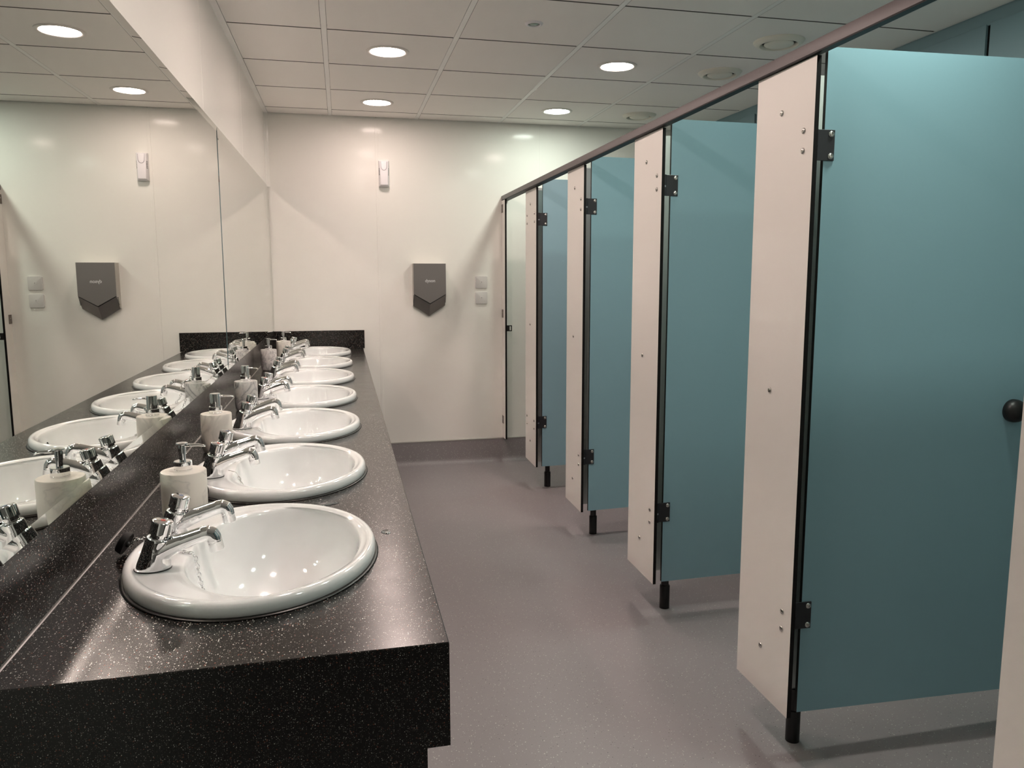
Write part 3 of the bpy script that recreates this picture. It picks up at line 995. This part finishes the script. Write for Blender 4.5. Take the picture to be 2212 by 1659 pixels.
# blank plates
for z, lab in ((1.3745, 'upper of two square white blank plates beside the hand dryer'), (1.2590, 'lower of two square white blank plates beside the hand dryer')):
    t = thing('wall_plate', (1.4925, L, z), lab, 'wall plate', 'square wall plates')
    bm = bmesh.new()
    box(bm, -0.0455, 0.0455, -0.010, 0.0, -0.0455, 0.0455)
    ve = [e for e in bm.edges if abs(e.verts[0].co.y - e.verts[1].co.y) > 0.005]
    bmesh.ops.bevel(bm, geom=ve, offset=0.009, segments=4, profile=0.5, affect='EDGES')
    fe = [e for e in bm.edges if e.verts[0].co.y < -0.009 and e.verts[1].co.y < -0.009]
    bmesh.ops.bevel(bm, geom=fe, offset=0.002, segments=2, profile=0.5, affect='EDGES')
    mobj('plate', tomesh(bm, 'wall_plate', angle=40), M['plate_pl'], t)
    bm = bmesh.new()
    lathe(bm, [(0.0, 0.0008), (0.010, 0.0008), (0.0115, 0.0), (0.0, 0.0)], 24, mat=Matrix.Rotation(math.pi / 2, 4, 'X'))
    hub = mobj('cap', tomesh(bm, 'plate_cap'), M['plate_pl'], t, (0.002, -0.010, 0.0))
    mobj('key_slot', bxm('plate_slot', -0.001, 0.001, -0.0012, -0.0002, -0.004, 0.004), M['slot'], hub)

# ------------------------------------------------------------------ cubicles
SCREW_T = Matrix.Rotation(-math.pi / 2, 4, 'Y')
bm = bmesh.new()
lathe(bm, [(0.0085, 0.0), (0.0083, 0.0018), (0.0068, 0.0036), (0.0040, 0.0044), (0.0024, 0.0044), (0.0020, 0.0030), (0.0, 0.0030)], 20, mat=SCREW_T)
screw_x = tomesh(bm, 'screw_head', angle=50)
bm = bmesh.new()
lathe(bm, [(0.0085, 0.0), (0.0083, 0.0018), (0.0068, 0.0036), (0.0040, 0.0044), (0.0024, 0.0044), (0.0020, 0.0030), (0.0, 0.0030)], 20, mat=Matrix.Rotation(math.pi / 2, 4, 'X'))
screw_y = tomesh(bm, 'screw_head', angle=50)

PLAB = ['wide cream cubicle pilaster cut by the right edge of the frame',
        'wide cream cubicle pilaster with screws, largest one wholly in view',
        'cream cubicle pilaster with screws, second largest in view',
        'cream cubicle pilaster with screws, third largest in view',
        'cream cubicle pilaster next to the last opening, two screw columns']
for k, yn in enumerate(P_N):
    t = thing('cubicle_pilaster', (XP, yn, 0.0), PLAB[k], 'pilaster', 'cubicle pilasters')
    mobj('board', laminate('pilaster_board', 0, 0.013, 0.0, PW, ZB, 2.0043 - 0.0079 * (yn + PW - 1.9), 0), [M['cream'], M['core']], t)
    pos = [(PW / 2 + 0.011, 1.886), (PW / 2 + 0.015, 1.106), (PW / 2 + 0.008, 0.322), (0.046, 1.820), (0.046, 1.768), (0.046, 0.477), (0.046, 0.425)]
    if k == 4:
        pos += [(PW - 0.046, 1.820), (PW - 0.046, 1.768), (PW - 0.046, 0.477), (PW - 0.046, 0.425)]
    for dy, z in pos:
        mobj('screw', screw_x, M['steel'], t, (0, dy, z))
# end pilaster at the wall
Y5, X5 = 5.692, 1.652
t = thing('cubicle_pilaster', (X5, Y5, 0.0), 'narrow cream end pilaster fixed to the end wall', 'pilaster', 'cubicle pilasters')
mobj('board', laminate('end_pilaster_board', 0, 0.013, 0.0, L - 0.0005 - Y5, 0.192, 1.973, 0), [M['cream'], M['core']], t)
br_me = bxm('wall_bracket', -0.003, 0.0, L - Y5 - 0.046, L - Y5 - 0.001, -0.030, 0.030, 0.0006)
for z in (1.915, 1.140, 0.330):
    b_ = mobj('wall_bracket', br_me, M['bracket'], t, (0, 0, z))
    mobj('screw', screw_x, M['steel'], b_, (-0.003, L - Y5 - 0.022, 0.006)).scale = (0.5, 0.5, 0.5)
bm = bmesh.new()
ou = [(0.013, 1.012), (0.050, 1.012), (0.054, 1.016), (0.054, 1.052), (0.050, 1.056), (0.013, 1.056)]
box(bm, 0.013, 0.033, -0.002, 0.006, 1.012, 1.056)
box(bm, 0.033, 0.050, -0.002, 0.006, 1.012, 1.019)
box(bm, 0.033, 0.050, -0.002, 0.006, 1.049, 1.056)
box(bm, 0.045, 0.051, -0.002, 0.006, 1.014, 1.054)
mobj('lock_keep', tomesh(bm, 'lock_keep'), M['rubber'], t)

# headrail
t = thing('headrail', (XP, L, 1.974), 'long grey-brown metal headrail running along the tops of the cubicles', 'rail')


def rail_z(y):          # underside of the rail, which drops a little towards the end wall
    return 2.0045 - 0.0079 * (y - 1.9)


def rail_bar(x0, x1, z0, z1, bev):
    bm_ = bmesh.new()
    ends = []
    for y in (-0.80, L - 0.001):
        zo, xo = rail_z(y), (1.6762 - 0.0067 * (y - 1.9))
        q = [(x0 + xo, z0), (x1, z0), (x1, z1), (x0 + xo, z1)]
        if bev:
            q = [(x0 + xo, z0), (x1, z0), (x1, z1 - bev), (x1 - bev, z1), (x0 + xo + bev, z1), (x0 + xo + bev * 0.3, z1 - bev * 0.3), (x0 + xo, z1 - bev)]
        ends.append([(p[0] - XP, y - L, p[1] + zo - 1.974) for p in q])
    rings(bm_, ends, True, True)
    return tomesh(bm_, 'headrail_bar', angle=35)


mobj('channel', rail_bar(0.0, 1.7005, 0.004, 0.0345, 0.002), M['rail'], t)
mobj('channel_lip', rail_bar(0.0006, 1.7000, 0.0004, 0.004, 0), M['core'], t)

# dividers with legs
bm = bmesh.new()
lathe(bm, [(0.0165, 0.085), (0.0165, ZB)], 24)
leg_me = tomesh(bm, 'leg_rod', angle=50)
bm = bmesh.new()
lathe(bm, [(0.0, 0.0), (0.0215, 0.0), (0.0215, 0.100), (0.0200, 0.103), (0.0, 0.103)], 28)
sleeve_me = tomesh(bm, 'leg_sleeve', angle=50)
DLAB = ['cream divider panel behind the pilaster at the right edge of the frame', 'cream divider panel on a black leg behind the nearest blue door', 'cream divider panel on a black leg behind the second blue door',
        'cream divider panel on a black leg behind the third blue door', 'cream divider panel on a black leg behind the farthest blue door']
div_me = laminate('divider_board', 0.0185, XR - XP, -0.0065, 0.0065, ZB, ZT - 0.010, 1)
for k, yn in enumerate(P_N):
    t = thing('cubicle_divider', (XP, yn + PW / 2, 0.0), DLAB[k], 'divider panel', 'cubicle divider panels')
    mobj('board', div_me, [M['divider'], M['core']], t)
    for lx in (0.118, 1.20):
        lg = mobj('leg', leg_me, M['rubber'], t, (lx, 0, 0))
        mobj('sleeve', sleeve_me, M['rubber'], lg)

# doors
ZD0, ZD1, DW = 0.170, 2.033, 0.690
door_me = laminate('door_board', 0.0, DW, 0.0, 0.013, ZD0, ZD1, 1)
bm = bmesh.new()
box(bm, -0.006, 0.012, -0.004, 0.0, -0.040, 0.040)
box(bm, -0.030, -0.006, -0.004, 0.0, -0.040, 0.040)
plate_me = tomesh(bm, 'hinge_plate')
hp = bxm('hinge_plate', -0.024, 0.029, -0.004, 0.0, -0.040, 0.040, 0.0008)
bm = bmesh.new()
lathe(bm, [(0.0, 0.0), (0.0075, 0.0), (0.0075, 0.040), (0.0, 0.040)], 20, cx=-0.0285, cy=-0.004)
lathe(bm, [(0.0, -0.040), (0.0072, -0.040), (0.0072, -0.007), (0.0, -0.007)], 20, cx=-0.0285, cy=-0.004)
kn_me = tomesh(bm, 'hinge_knuckle', angle=50)
bm = bmesh.new()
lathe(bm, [(0.0, -0.0072), (0.0068, -0.0072), (0.0068, 0.0002), (0.0, 0.0002)], 20, cx=-0.0285, cy=-0.004)
bush_me = tomesh(bm, 'hinge_bush', angle=50)
bm = bmesh.new()
lathe(bm, [(0.034, 0.0), (0.034, 0.012), (0.031, 0.022), (0.022, 0.030), (0.010, 0.034), (0.0, 0.0345)], 36, mat=Matrix.Rotation(math.pi / 2, 4, 'X'))
knob2_me = tomesh(bm, 'door_knob', smooth=True)
DOORS = [(1, -2.4, 'large teal-blue cubicle door nearest the viewer, swung inwards'), (2, 1.2, 'teal-blue cubicle door, second from the viewer, swung inwards'),
         (3, 4.0, 'teal-blue cubicle door, third from the viewer, swung inwards'), (4, 3.0, 'teal-blue cubicle door farthest from the viewer, swung inwards')]
for k, ang, lab in DOORS:
    t = thing('cubicle_door', (1.736, P_N[k] + 0.028, 0.0), lab, 'door', 'open cubicle doors', math.radians(ang))
    mobj('board', door_me, [M['blue'], M['core']], t)
    for z in (1.782, 0.469):
        h = mobj('hinge', hp, M['hinge'], t, (0, 0, z))
        mobj('knuckle', kn_me, M['hinge'], h)
        mobj('bushing', bush_me, M['bush'], h)
        for dz in (0.0285, -0.0285):
            mobj('screw', screw_y, M['steel'], h, (0.0180, -0.004, dz))
    mobj('knob', knob2_me, M['rubber'], t, (0.648, 0, 1.045))

bpy.context.view_layer.update()
